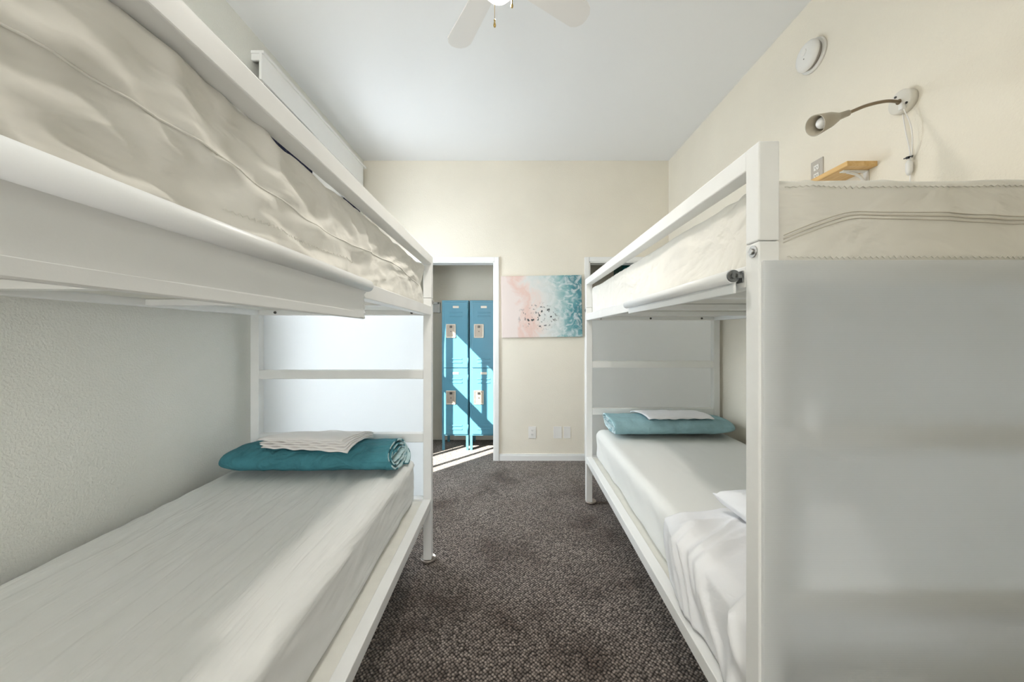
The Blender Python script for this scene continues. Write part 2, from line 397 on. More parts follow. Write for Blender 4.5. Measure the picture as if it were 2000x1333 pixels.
# ------------------------------------------------------------------ room shell
XL, XR, YB, YF, ZC = -1.55, 1.603, 3.735, -3.4, 3.1
T = 0.11
YC = 4.47                                            # back of the closets
struct('floor', B(XL-0.3, XR+0.3, YF-0.2, YC+0.1, -0.1, 0.0), 'carpet')
struct('ceiling', B(XL-0.3, XR+0.3, YF-0.2, YC+0.1, ZC, ZC+0.1), 'ceiling')
struct('wall_right', B(XR, XR+T, YF-T, YC+0.1, 0, ZC), 'wall')
# side wall with the window
WY0, WY1, WZ0, WZ1 = 2.42, 3.52, 0.55, 2.34
bm = bmesh.new()
box(bm, XL-T, XL, YF-T, WY0, 0, ZC); box(bm, XL-T, XL, WY1, YC+0.1, 0, ZC)
box(bm, XL-T, XL, WY0, WY1, 0, WZ0); box(bm, XL-T, XL, WY0, WY1, WZ1, ZC)
struct('wall_left', bm, 'wall_left')
# back wall with two doorways
D1 = (-1.16, -0.196, 2.055); D2 = (0.778, 1.50, 2.055)
bm = bmesh.new()
for a, b in ((XL, D1[0]), (D1[1], D2[0]), (D2[1], XR)): box(bm, a, b, YB, YB+T, 0, ZC)
for d in (D1, D2): box(bm, d[0], d[1], YB, YB+T, d[2], ZC)
struct('wall_back', bm, 'wall')
struct('wall_closet_back', B(XL, XR, YC, YC+0.1, 0, ZC), 'wall')
struct('wall_closet_divider', B(0.2, 0.3, YB+T, YC, 0, ZC), 'wall')
# camera-side wall; its wide window is added, unseen, to let fill light in
bm = bmesh.new()
FX0, FX1, FZ0, FZ1 = -1.2, 1.35, 0.45, 2.8
box(bm, XL, FX0, YF-T, YF, 0, ZC); box(bm, FX1, XR, YF-T, YF, 0, ZC)
box(bm, FX0, FX1, YF-T, YF, 0, FZ0); box(bm, FX0, FX1, YF-T, YF, FZ1, ZC)
struct('wall_front', bm, 'wall')
struct('added_light_block_wall', B(0.22, XR, -0.86, -0.75, 0, ZC), 'wall')  # unseen wall stub added to keep the fill off the near end panel
# windows
def window(name, axis, a0, a1, z0, z1, wall0, wall1, mull_v, mull_h, fw=0.05):
    def bx(bm, u0, u1, z0, z1, d0, d1, bev=0.002):
        if axis == 'y': box(bm, d0, d1, u0, u1, z0, z1, bev)
        else: box(bm, u0, u1, d0, d1, z0, z1, bev)
    d0 = (wall0+wall1)/2-0.025; d1 = d0+0.05
    bm = bmesh.new()
    bx(bm, a0, a0+fw, z0, z1, d0, d1); bx(bm, a1-fw, a1, z0, z1, d0, d1)
    bx(bm, a0, a1, z0, z0+fw, d0, d1); bx(bm, a0, a1, z1-fw, z1, d0, d1)
    for u, wd in mull_v: bx(bm, u-wd/2, u+wd/2, z0, z1, d0+0.006, d1-0.006)
    for z, wd in mull_h: bx(bm, a0, a1, z-wd/2, z+wd/2, d0+0.004, d1-0.004)
    f = struct(name, bm, 'trim')
    g = bmesh.new(); c = (d0+d1)/2; bx(g, a0+fw*0.6, a1-fw*0.6, z0+fw*0.6, z1-fw*0.6, c-0.002, c+0.002, 0)
    obj('window_pane', g, 'glass', f)
    return f
w1 = window('window_1', 'y', WY0, WY1, WZ0, WZ1, XL-T, XL, [(3.11, 0.05), (3.30, 0.03), (2.695, 0.03)], [(1.575, 0.14)])
window('added_window_2', 'x', FX0, FX1, FZ0, FZ1, YF-T, YF, [((FX0+FX1)/2, 0.06)], [])  # unseen window added for the camera-side fill
bm = bmesh.new()                                      # side window's casing
box(bm, XL, XL+0.012, WY0-0.06, WY0, WZ0-0.06, WZ1+0.06, 0.003); box(bm, XL, XL+0.012, WY1, WY1+0.06, WZ0-0.06, WZ1+0.06, 0.003)
box(bm, XL, XL+0.012, WY0, WY1, WZ1, WZ1+0.22, 0.003); box(bm, XL, XL+0.03, WY0, WY1, WZ0-0.06, WZ0, 0.003)
obj('window_casing', bm, 'trim', w1)
# doorway casings
def casing(name, d, cw=0.052):
    x0, x1, z1 = d
    bm = bmesh.new(); y0, y1 = YB-0.02, YB
    for a, b in ((x0-cw, x0), (x1, x1+cw)):
        box(bm, a, b, y0, y1, 0, z1+cw, 0.004); 
    box(bm, x0, x1, y0, y1, z1, z1+cw, 0.004)
    # jamb lining
    box(bm, x0-0.001, x0+0.014, YB-0.012, YB+T+0.01, 0, z1, 0.002); box(bm, x1-0.014, x1+0.001, YB-0.012, YB+T+0.01, 0, z1, 0.002)
    box(bm, x0, x1, YB-0.012, YB+T+0.01, z1-0.014, z1+0.001, 0.002)
    return struct(name, bm, 'trim')
casing('trim_1', D1, 0.046); casing('trim_2', D2, 0.046)
def baseboard(name, segs):
    bm = bmesh.new()
    for x0, x1, y0, y1 in segs:
        box(bm, x0, x1, y0, y1, 0, 0.055, 0.002)
        dx, dy = (x1-x0 < 0.05)*0.004, (y1-y0 < 0.05)*0.004
        if y1 == YB or y1 == YC: box(bm, x0, x1, y0+0.005, y1, 0.05, 0.07, 0.002)
        elif x0 == XL: box(bm, x0, x1-0.005, y0, y1, 0.05, 0.07, 0.002)
        else: box(bm, x0+0.005, x1, y0, y1, 0.05, 0.07, 0.002)
    return struct(name, bm, 'trim')
baseboard('baseboard_back', [(D1[1]+0.047, D2[0]-0.047, YB-0.014, YB)])
baseboard('baseboard_left', [(XL, XL+0.014, YF, YB)])
baseboard('baseboard_right', [(XR-0.014, XR, YF, YB)])
# closet rail
bm = bmesh.new(); box(bm, XL, -0.90, YC-0.02, YC, 1.575, 1.70, 0.003); box(bm, XL, -0.905, YC-0.05, YC-0.02, 1.675, 1.70, 0.003)
box(bm, -0.93, -0.90, YC-0.05, YC, 1.57, 1.70, 0.003); box(bm, XL, -0.91, YC-0.032, YC-0.02, 1.575, 1.605, 0.003)
struct('trim_3', bm, 'trim')

# ------------------------------------------------------------------ bunk beds
PT = 0.0465
def bunk(label, xi, xw, y0, y1, blind, foot_dx, ztop, zlow, near_panel):
    """xi: aisle face, xw: wall face"""
    s = 1 if xw > xi else -1
    xm = (xi+xw)/2
    root = empty('bunk_bed', (xm, (y0+y1)/2, 0), label, 'bunk bed', 'white metal bunk beds along the walls')
    def bx(bm, xa, xb, ya, yb, za, zb, bev=0.003): return box(bm, min(xa, xb), max(xa, xb), ya, yb, za, zb, bev)
    a1 = xi+s*PT; b1 = xw-s*PT
    for (xa, xb, zpost) in ((xi, a1, 1.507), (b1, xw, 1.50)):
        for ya in (y0, y1-PT):
            p = obj('post', bx(bmesh.new(), xa, xb, ya, ya+PT, 0.012, zpost), 'frame', root)
            cx, cy = (xa+xb)/2+foot_dx, ya+PT/2
            bm = L((cx, cy, 0.0), (0, 0, 1), [(0.0, 0.0), (0.0, 0.037), (0.004, 0.043), (0.016, 0.044), (0.018, 0.041), (0.013, 0.038), (0.011, 0.0)], 28)
            obj('foot_cup', bm, 'rubber', p)
    # guard rail: two uprights and a bar, standing on the aisle posts
    bm = bmesh.new()
    bx(bm, xi, a1, y0, y0+PT, 1.5085, ztop); bx(bm, xi, a1, y1-PT, y1, 1.5085, ztop)
    bx(bm, xi, a1, y0+PT-0.001, y1-PT+0.001, ztop-0.048, ztop-0.0005)
    obj('guard_rail', bm, 'frame', root)
    for (xa, xb) in ((xi, a1), (xw, b1)):
        obj('side_rail', bx(bmesh.new(), xa+s*0.001 if xa == xi else xa-s*0.001, xb, y0+PT, y1-PT, 1.409, 1.460), 'frame', root)
        obj('side_rail', bx(bmesh.new(), xa+s*0.001 if xa == xi else xa-s*0.001, xb, y0+PT, y1-PT, zlow, zlow+0.047), 'frame', root)
    for ya in (y0, y1-PT):
        for za, zb in ((1.409, 1.460), (1.046, 1.097), (0.684, 0.735), (zlow, zlow+0.047)):
            obj('end_rail', bx(bmesh.new(), a1, b1, ya+0.001, ya+PT-0.001, za, zb), 'frame', root)
    if near_panel: obj('end_panel', bx(bmesh.new(), xi+s*0.004, xw-s*0.002, y0-0.010, y0-0.001, 0.20, 1.462, 0.002), 'panel', root)
    obj('end_panel', bx(bmesh.new(), xi+s*0.004, xw-s*0.002, y1+0.001, y1+0.010, 0.20, 1.462, 0.002), 'panel', root)
    for z in (1.4375, 0.338):
        obj('platform', bx(bmesh.new(), a1+s*0.002, b1-s*0.002, y0+PT, y1-PT, z, z+0.012, 0.001), 'plywood', root)
    for k in range(3):
        yc = y1-0.667-k*0.5
        if yc < y0+0.1: continue
        obj('cross_slat', bx(bmesh.new(), a1, b1, yc-0.02, yc+0.02, 1.412, 1.437), 'frame', root)
        obj('cross_slat', bx(bmesh.new(), a1, b1, yc-0.02, yc+0.02, 0.308, 0.3375), 'frame', root)
    # bolts through the aisle posts, screws under the far end rail
    for ya in (y0+0.018, y1-PT+0.03):
        bm = C((xi, ya, 1.487), (xi-s*0.003, ya, 1.487), 0.0135, n=18); cyl(bm, (xi-s*0.003, ya, 1.487), (xi-s*0.008, ya, 1.487), 0.007, n=6)
        obj('bolt', bm, 'steel', root)
    for f in (0.10, 0.52, 0.93):
        xx = b1 + (a1-b1)*f - (b1-a1)*0.0
        bm = C((xx, y1-PT, 1.424), (xx, y1-PT-0.006, 1.424), 0.008, 0.006, n=14); cyl(bm, (xx, y1-PT-0.005, 1.424), (xx, y1-PT-0.008, 1.424), 0.003, n=6)
        obj('screw', bm, 'screw', root)
    # roller blind on the aisle side
    xt, zt, r, ya, yb, zbot = blind
    rb = obj('roller_blind', C((xt, ya, zt), (xt, yb, zt), r, n=36), 'blind', root)
    o_ = -s
    def fab(u, v):
        y = ya+(yb-0.012-ya)*u + (0.004*math.sin(v*40) if u > 0.99 else 0)
        z = zt-(zt-zbot)*v
        wob = 0.0018*fb((y*3, 1, v*1.5))*v
        x = xt - s*r*0.2 + s*(0.010*(1-math.cos(min(1, v*3)*math.pi))*0.5) + wob
        if v < 0.05: x = xt + s*0.0
        return (x, y, z)
    fo = obj('blind_fabric', sheet_bm(60, 24, fab, 0.0015), 'blind', rb, True)
    bm = bmesh.new(); bx(bm, fab(0, 1)[0]-0.004, fab(0, 1)[0]+0.003, ya, yb-0.012, zbot-0.002, zbot+0.020, 0.003)
    obj('bottom_bar', bm, 'blind', rb)
    for yy, sg in ((ya, -1), (yb, 1)):
        bm = C((xt, yy, zt), (xt, yy+sg*0.006, zt), r*0.82 if r > 0.02 else 0.0145, n=24)
        cyl(bm, (xt, yy+sg*0.006, zt), (xt, yy+sg*0.010, zt), 0.007, n=16)
        if sg < 0:
            bx(bm, xt, xi, yy-0.010, yy-0.007, zt-0.006, zt+0.006, 0.0008)
            bx(bm, xi-s*0.003, xi, yy-0.010, yy+0.014, zt-0.016, zt+0.012, 0.0008)
        obj('bracket', bm, 'dark_metal', rb)
    return root
LB = dict(xi=-0.469, xw=-1.490, y0=0.111, y1=2.106)
RB = dict(xi=0.5585, xw=1.582, y0=0.8085, y1=2.820)
bed_l = bunk('white metal bunk bed under the wall window, a thick rolled blind along its upper bunk', LB['xi'], LB['xw'], LB['y0'], LB['y1'], (-0.447, 1.442, 0.0175, 0.16, 1.072, 1.345), 0.002, 1.749, 0.314, False)
bed_r = bunk('white metal bunk bed against the lamp wall, ribbed plastic panel on its near end', RB['xi'], RB['xw'], RB['y0'], RB['y1'], (0.538, 1.438, 0.0165, 0.872, 1.70, 1.398), 0.014, 1.731, 0.313, True)

# ------------------------------------------------------------------ mattresses
def mattress(label, x0, x1, y0, y1, z0, z1, m, r, disp, step=0.018):
    bm = rounded_block(x0, x1, y0, y1, z0, z1, r, step, disp)
    o = obj('mattress', bm, m, None, True, ((x0+x1)/2, (y0+y1)/2, z0))
    return tag(o, label, 'mattress', 'fitted mattresses on the bunks')
def disp_ll(p, n):
    d = 0
    if n.z > 0.3:                                     # tension wrinkles running towards the far aisle corner
        u = p.x*0.93 + (p.y-1.0)*0.30; v = p.y
        d += 0.0050*ridge((u*12, v*0.8, 3.1)) + 0.0026*ridge((u*30, v*1.6, 7.0))
        k = math.exp(-((p.x+0.62)/0.10)**2); d += 0.009*k*ridge((p.x*16+p.y*3.2, p.y*1.0, 1.5))
    elif n.x > 0.3:
        d += 0.005*ridge((p.z*9+p.y*3.4, p.y*1.4, 2.2)) + 0.003*noise.noise((p.y*7, p.z*6, 1))
    return d
m1 = mattress('lower mattress in pale cover beneath the dark teal duvet', -1.478, -0.560, 0.165, 2.052, 0.352, 0.592, 'cover_streak', 0.045, disp_ll, 0.0125)
def disp_lu(p, n):
    d = 0
    if n.x > 0.2:
        a = 0.35+0.65*max(0, min(1, (1.5-p.y)/1.0))
        q = Vector((p.y*4.2+p.z*6, p.z*7-p.y*1.6, 4.0))
        d += a*(0.026*ridge(q*0.75) + 0.014*ridge(q*1.9+Vector((3,1,2))) + 0.006*noise.noise(q*4.0) - 0.024)
        d += 0.008*ridge((p.y*2.4+p.z*3, p.z*16-p.y*5, 9.3))
        zz = 1.525+0.006*math.sin(p.y*5)
        if False: d += 0.0030*math.exp(-((p.z-zz)/0.009)**2)*math.sin(p.y*430)*(0.5+0.5*noise.noise((p.y*5, 0, 0)))
        d += 0.003*math.exp(-((p.z-1.575+0.02*math.sin(p.y*2.2))/0.006)**2)
    if n.z > 0.3: d += 0.006*fb((p.x*5, p.y*5, 2))
    return d
m2 = mattress('upper mattress in wrinkled cream cover showing above the thick rolled blind', -1.485, -0.512, 0.165, 2.052, 1.4505, 1.699, 'cover_cream', 0.03, disp_lu, 0.010)
def disp_rl(p, n):
    d = 0
    if n.z > 0.3: d += 0.0012*ridge((p.x*18, p.y*4-p.x*3, 3)) + 0.003*fb((p.x*3, p.y*3, 1))
    elif n.x < -0.3:
        d += 0.007*ridge((p.z*8-p.y*3.0, p.y*2.2, 5.2)) + 0.004*noise.noise((p.y*6, p.z*5, 2)) - 0.004
    return d
m3 = mattress('lower mattress in white cover under the pale teal duvet', 0.625, 1.560, 0.878, 2.766, 0.352, 0.582, 'cover_white', 0.05, disp_rl)
def disp_ru(p, n):
    d = 0
    if n.x < -0.3:
        d += 0.0035*ridge((p.y*16, p.z*3, 1.2)) + 0.006*noise.noise((p.y*3, p.z*7, 2.2))
    if n.y < -0.3:
        zs = 1.567 - 0.032*max(0, (0.80-p.x)/0.2)**1.3 + 0.004*math.sin(p.x*14)
        d += 0.004*math.exp(-((p.z-zs)/0.016)**2)
        g = 0.5+0.5*noise.noise((p.x*9, 0.3, 0.7))
        d += 0.009*ridge((p.x*5+p.z*4, p.z*7-p.x*3, 0.7)) + 0.005*noise.noise((p.x*7, p.z*9, 5)) - 0.006
    if n.z > 0.3: d += 0.004*fb((p.x*4, p.y*4, 2))
    return d
m4 = mattress('upper mattress with zipped beige end above the ribbed plastic panel', 0.600, 1.572, 0.836, 2.764, 1.4505, 1.662, 'cover_cream', 0.03, disp_ru, 0.0105)

def seam(parent, name, pts, r, m, n=6):
    return obj(name, tube(bmesh.new(), pts, r, n), m, parent, True)
def zs_(x): return 1.567 - 0.050*max(0, (0.82-x)/0.2)**1.7 + 0.006*math.sin(x*9) + 0.004*math.exp(-((x-0.79)/0.05)**2)
def at_end(x, z): return Vector((x, 0.836-disp_ru(Vector((x, 0.836, z)), Vector((0, -1, 0)))-0.0012, z))
xs = [0.632+0.012*i for i in range(76)]
for dz, r in ((0.0, 0.0024), (0.008, 0.0013), (-0.009, 0.0013)):
    seam(m4, 'zipper' if dz == 0 else 'zipper_seam', [at_end(x, zs_(x)+dz) for x in xs], r, 'zip')
xs2 = [0.640+0.0034*i for i in range(268)]
seam(m4, 'gathered_hem', [at_end(x, 1.476+0.0045*math.sin(i*1.57)*(0.6+0.6*noise.noise((x*14, 1, 0)))+0.003*noise.noise((x*6, 0, 0))) for i, x in enumerate(xs2)], 0.0011, 'cover_cream', 5)
seam(m4, 'gathered_hem', [at_end(x, 1.640+0.0035*math.sin(i*1.57)*(0.5+0.7*noise.noise((x*12, 5, 0)))+0.003*noise.noise((x*6, 3, 0))) for i, x in enumerate(xs2)], 0.0010, 'cover_cream', 5)
def at_side(y, z): return Vector((-0.512+disp_lu(Vector((-0.512, y, z)), Vector((1, 0, 0)))+0.0010, y, z))
ys = [0.62+0.0034*i for i in range(150)]
seam(m2, 'gathered_hem', [at_side(y, 1.512+0.020*(y-0.62)-0.0*y+0.0040*math.sin(i*1.57)*(0.6+0.6*noise.noise((y*9, 2, 0)))) for i, y in enumerate(ys)], 0.0007, 'cover_cream', 5)
seam(m2, 'piping', [at_side(0.25+0.02*i, 1.578+0.012*math.sin(i*0.13)) for i in range(86)], 0.0018, 'cover_cream', 5)

# ------------------------------------------------------------------ duvets and folded sheets
def duvet(label, x_shut, x_open, y0, y1, z0, h, m, lin, seed, shut_len, tilt):
    """flat-rolled duvet: a closed fold at x_shut, the rolled layers showing at x_open"""
    s = 1 if x_open > x_shut else -1
    ln = abs(x_open-x_shut); nx = 56
    turns, n_per = 3.25, 44
    cy, cz = (y0+y1)/2, z0+h/2
    a0, b0 = (y1-y0)/2, h/2
    th = 0.013
    def prof(t):                                      # t in turns from the outer end inwards
        ang = 2*math.pi*t - math.pi*0.42
        sh = (1-t/turns*0.86)
        ca, sa = math.cos(ang), math.sin(ang); e = 2/2.25
        return (a0-(t/turns)*b0*0.9)*math.copysign(abs(ca)**e, ca), b0*sh*math.copysign(abs(sa)**e, sa)
    K = int(turns*n_per); bm = bmesh.new(); R = []
    for i in range(nx+1):
        u = i/nx; x = x_shut + s*ln*u
        q = min(1, u*ln/shut_len); f = math.sqrt(max(0.0, 1-(1-q)**2)); fz = 0.30+0.70*f; fy = 0.45+0.55*f**0.7
        ro, ri = [], []
        for k in range(K+1):
            t = k/n_per; py, pz = prof(t)
            py2, pz2 = prof(min(turns, t+0.02)); 
            rr = math.hypot(py, pz) or 1
            iy, iz = py*(1-th/max(rr, 0.03)), pz*(1-th/max(rr, 0.03))
            wob = 0.005*noise.noise((x*5, py*8+seed, pz*9)) + 0.007*ridge((x*8+py*9, py*6-x*3, seed+pz*4)) if t < 1.1 else 0.003*noise.noise((x*7, py*9, pz*9+seed))
            g = 1 + wob/max(rr, 0.03)
            xo = x + s*(u**6)*(0.012*noise.noise((t*5, seed, 0)) - tilt*(pz/b0)) 
            def Z(pz): return max(z0+0.002, cz + pz*fz*g - (1-fz)*b0*0.15)
            ro.append(bm.verts.new((xo, cy+py*fy*g, Z(pz)))); ri.append(bm.verts.new((xo, cy+iy*fy*g, Z(iz))))
        R.append((ro, ri))
    for i in range(nx):
        (a, ai), (c, ci) = R[i], R[i+1]
        for k in range(K):
            f = bm.faces.new((a[k], a[k+1], c[k+1], c[k])); f.smooth = True
            f = bm.faces.new((ai[k+1], ai[k], ci[k], ci[k+1])); f.material_index = 1; f.smooth = True
        bm.faces.new((a[0], c[0], ci[0], ai[0])).material_index = 0
        bm.faces.new((a[K], ai[K], ci[K], c[K])).material_index = 1
    for (a, ai), fl in ((R[0], 0), (R[nx], 1)):
        for k in range(K):
            f = bm.faces.new((a[k], a[k+1], ai[k+1], ai[k]) if fl else (ai[k], ai[k+1], a[k+1], a[k])); f.material_index = 0 if not fl else (1 if (k//2) % 3 else 0)
    bmesh.ops.recalc_face_normals(bm, faces=bm.faces)
    o = obj('folded_duvet', bm, [m, lin], None, True, (x_shut+s*ln/2, cy, z0))
    def top(x, y):
        u = abs(x-x_shut)/ln; q = min(1, u*ln/shut_len); f = math.sqrt(max(0, 1-(1-q)**2)); fz = 0.30+0.70*f; fy = 0.45+0.55*f**0.7
        v = min(0.999, abs((y-cy)/(a0*fy))); return cz + b0*(1-v**2.25)**(1/2.25)*fz - (1-fz)*b0*0.15 + 0.007
    return tag(o, label, 'duvet', 'folded teal duvets on the lower bunks'), top
zl, zr = 0.603, 0.590
dl, top_l = duvet('dark teal duvet folded flat on the lower bunk under the wall window', -1.462, -0.60, 1.735, 2.045, zl, 0.140, 'teal', 'lining', 1.3, 0.16, 0.03)
dr, top_r = duvet('pale teal duvet folded flat on the lower bunk at the lamp wall', 1.535, 0.685, 2.425, 2.762, zr, 0.140, 'teal_pale', 'lining_pale', 6.1, 0.22, -0.02)
def folded_sheet(label, corners, top, m, layers, lift, seed, spread):
    """stack of cloth folds draped over the duvet; corners: near a, near b, far b, far a (x, y)"""
    bm = bmesh.new(); A, Bc, Cc, D = [Vector((*c, 0)) for c in corners]
    for l in range(layers):
        off = (layers-1-l)
        def fn(u, v, off=off, l=l):
            p = (A*(1-u)+Bc*u)*(1-v) + (D*(1-u)+Cc*u)*v
            p = p + spread*off*(1-v)
            e = 0.006*noise.noise((u*6, l*3.1, seed)) ; p.x += 0.006*noise.noise((v*6, l*1.7+seed, 0)); p.y += e*(1-v)
            z = max(top(p.x, p.y), zmin) + 0.004 + l*0.0068*lift + 0.0026*math.sin(u*30+l*2.1)*(1-v)**6*(1 if l < layers-1 else 0.1)
            z += 0.003*fb((u*3, v*3, seed+l*0.2)) + (0.006*math.exp(-((u-0.5)/0.08)**2)*v if l == layers-1 else 0)
            if l == layers-1: z -= 0.006*(max(0, 1-v*9)**2 + max(0, v*9-8)**2 + max(0, 1-u*14)**2)
            return (p.x, p.y, z)
        zmin = 0.6
        s_ = sheet_bm(44, 26, fn, 0.0045); me = bpy.data.meshes.new('tmp'); s_.to_mesh(me); s_.free(); bm.from_mesh(me); bpy.data.meshes.remove(me)
    o = obj('folded_sheet', bm, m, None, True, ((A.x+Cc.x)/2, (A.y+Cc.y)/2, zl))
    return tag(o, label, 'sheet', 'folded white sheets on the duvets')
fs1 = folded_sheet('off-white sheets folded in a thick stack on the dark teal duvet', [(-1.30, 1.835), (-0.86, 1.80), (-0.775, 2.0), (-1.15, 2.02)], top_l, 'sheet_warm', 5, 1.0, 2.0, Vector((0.012, -0.010, 0)))
fs2 = folded_sheet('thin white sheet folded once on the pale teal duvet', [(0.930, 2.475), (1.375, 2.485), (1.315, 2.72), (0.875, 2.715)], top_r, 'sheet', 2, 0.8, 5.0, Vector((0.004, -0.004, 0)))

# rumpled sheet over the near half of the lower bunk at the lamp wall
def rumple(u, v):
    y = 0.862 + v*(0.62 - 0.12*max(0, u-0.6)/0.4 + 0.05*noise.noise((u*4, 1, 1)))
    wtop = 0.83; side = 0.20; tot = wtop+side; d = tot*u
    k = 0.5+0.5*math.cos(min(1, max(0, (v-0.70)/0.30))*math.pi)     # flattens out towards its far edge
    w1 = max(0, ridge((y*6.0+d*3.0, d*2.2, 1.7)))**2; w2 = noise.noise((y*14, d*7, 3.3)); w3 = max(0, ridge((y*13+d*7, d*4+y*2, 8.1)))**2
    h = 0.004 + k*min(1, 0.25+v*6)*(0.026*w1 + 0.007*w2 + 0.020*w3)*max(0.15, 1-abs(u-0.82)*2.2)
    h = max(0.0015, (h + 0.004)*min(1, 0.25+(1-v)*5))
    if d < wtop:
        x = 1.46 - d; z = 0.585 + 0.003 + h
        e = max(0, (d-(wtop-0.06))/0.06); z -= 0.016*e*e; x -= h*0.6*e
    else:
        e = (d-wtop)/side
        x = 0.622 - 0.010 - h*1.1 - 0.01*math.sin(min(1, e*2)*math.pi/2); z = 0.571 - (d-wtop)
    z = max(z, 0.3565)
    return (x, y, z)
o = obj('bed_sheet', sheet_bm(110, 90, rumple, 0.003), 'sheet', None, True, (1.0, 1.2, 0.585))
tag(o, 'rumpled white sheet spread over the mattress edge under the pillow', 'sheet')
bs = o
# pillow
def pillow(x0, x1, y0, y1, z0, h):
    bm = bmesh.new(); n = 36; Tp, Bt = [], []
    def e(t): return max(0.0, 1-abs(2*t-1)**2.6)
    for i in range(n+1):
        a, b = [], []
        for j in range(n+1):
            u, v = i/n, j/n
            pu = 2*u-1; pv = 2*v-1
            x = (x0+x1)/2 + (x1-x0)/2*pu*(1-0.10*(1-pv*pv)) ; y = (y0+y1)/2 + (y1-y0)/2*pv*(1-0.09*(1-pu*pu))
            g = (e(u)*e(v))**0.5
            w = 0.006*ridge((u*5+v*2, v*5, 2.0))*min(1, g*3)*(1-g*0.4)
            zc = z0+0.030+0.02*(abs(pu*pv))
            a.append(bm.verts.new((x, y, zc+h*0.62*g+w))); b.append(bm.verts.new((x, y, max(z0, zc-0.03-h*0.0*g-0.001*g if g > 0.15 else zc-0.004-0.026*g/0.15))))
        Tp.append(a); Bt.append(b)
    for i in range(n):
        for j in range(n):
            bm.faces.new((Tp[i][j], Tp[i+1][j], Tp[i+1][j+1], Tp[i][j+1])); bm.faces.new((Bt[i][j+1], Bt[i+1][j+1], Bt[i+1][j], Bt[i][j]))
    for i in range(n):
        bm.faces.new((Tp[i+1][0], Tp[i][0], Bt[i][0], Bt[i+1][0])); bm.faces.new((Tp[i][n], Tp[i+1][n], Bt[i+1][n], Bt[i][n]))
        bm.faces.new((Tp[0][i], Tp[0][i+1], Bt[0][i+1], Bt[0][i])); bm.faces.new((Tp[n][i+1], Tp[n][i], Bt[n][i], Bt[n][i+1]))
    bmesh.ops.recalc_face_normals(bm, faces=bm.faces)
    return bm
o = obj('pillow', pillow(0.80, 1.40, 1.00, 1.44, 0.618, 0.14), 'sheet', None, True, (1.1, 1.25, 0.61))
tag(o, 'white pillow lying on the rumpled sheet behind the ribbed plastic panel', 'pillow')

# neither bunk stands quite square to the room
def turn(objs, pivot, ang):
    p = Vector((*pivot, 0)); r = Matrix.Rotation(ang, 3, 'Z')
    for q in objs:
        q.location = r @ (q.location-p) + p; q.rotation_euler.z += ang
turn([bed_l, m1, m2, dl, fs1], (LB['xi'], LB['y1']), 0.0142)
turn([bed_r, m3, m4, dr, fs2, bs, o], (RB['xi'], RB['y1']), -0.0049)

# ------------------------------------------------------------------ side window dressing
val = empty('window_valance', (XL, 2.8, 2.68), 'white boxed window valance high on the wall above the upper bunk', 'valance')
VX_, VY0, VY1, VZ0, VZ1 = -1.485, 2.13, 3.62, 2.806, 2.972
bm = B(VX_-0.016, VX_, VY0, VY1-0.05, VZ0, VZ1-0.005, 0.003)
for v_ in bm.verts:
    if v_.co.z < (VZ0+VZ1)/2: v_.co.z -= 0.033*(v_.co.y-VY0)/(VY1-VY0)
obj('front_board', bm, 'trim', val)
obj('top_board', B(XL, VX_+0.012, VY0, VY1, VZ1-0.012, VZ1+0.006, 0.003), 'trim', val)
for yy in (VY0+0.004, VY1-0.07): obj('bracket', B(XL, VX_-0.016, yy, yy+0.014, VZ1-0.05, VZ1-0.012, 0.002), 'trim', val)
def curtain(name_label, ya, yb, seed, edge):
    def fn(u, v):
        z = 2.84-(2.84-0.30)*v
        y = ya+(yb-ya)*u + edge(v)*u
        x = -1.522 + 0.014*math.sin(u*math.pi*2*6+seed)*(0.5+0.5*min(1, v*3)) + 0.003*noise.noise((u*4, v*3, seed))
        return (x, y, z)
    o = obj('curtain', sheet_bm(90, 30, fn, 0.003), 'curtain', None, True, (-1.522, (ya+yb)/2, 0.30))
    return tag(o, name_label, 'curtain', 'navy curtains of the wall window')
curtain('dark navy curtain under the valance, drawn to the side nearer the bunk end panel', 2.20, 2.73, 0.3, lambda v: -0.115*max(0, min(1, (v-0.14)*4)))
curtain('dark navy curtain under the valance, drawn to the side nearer the closet wall', 3.57, 3.23, 1.9, lambda v: 0.05*max(0, min(1, (v-0.14)*4)))

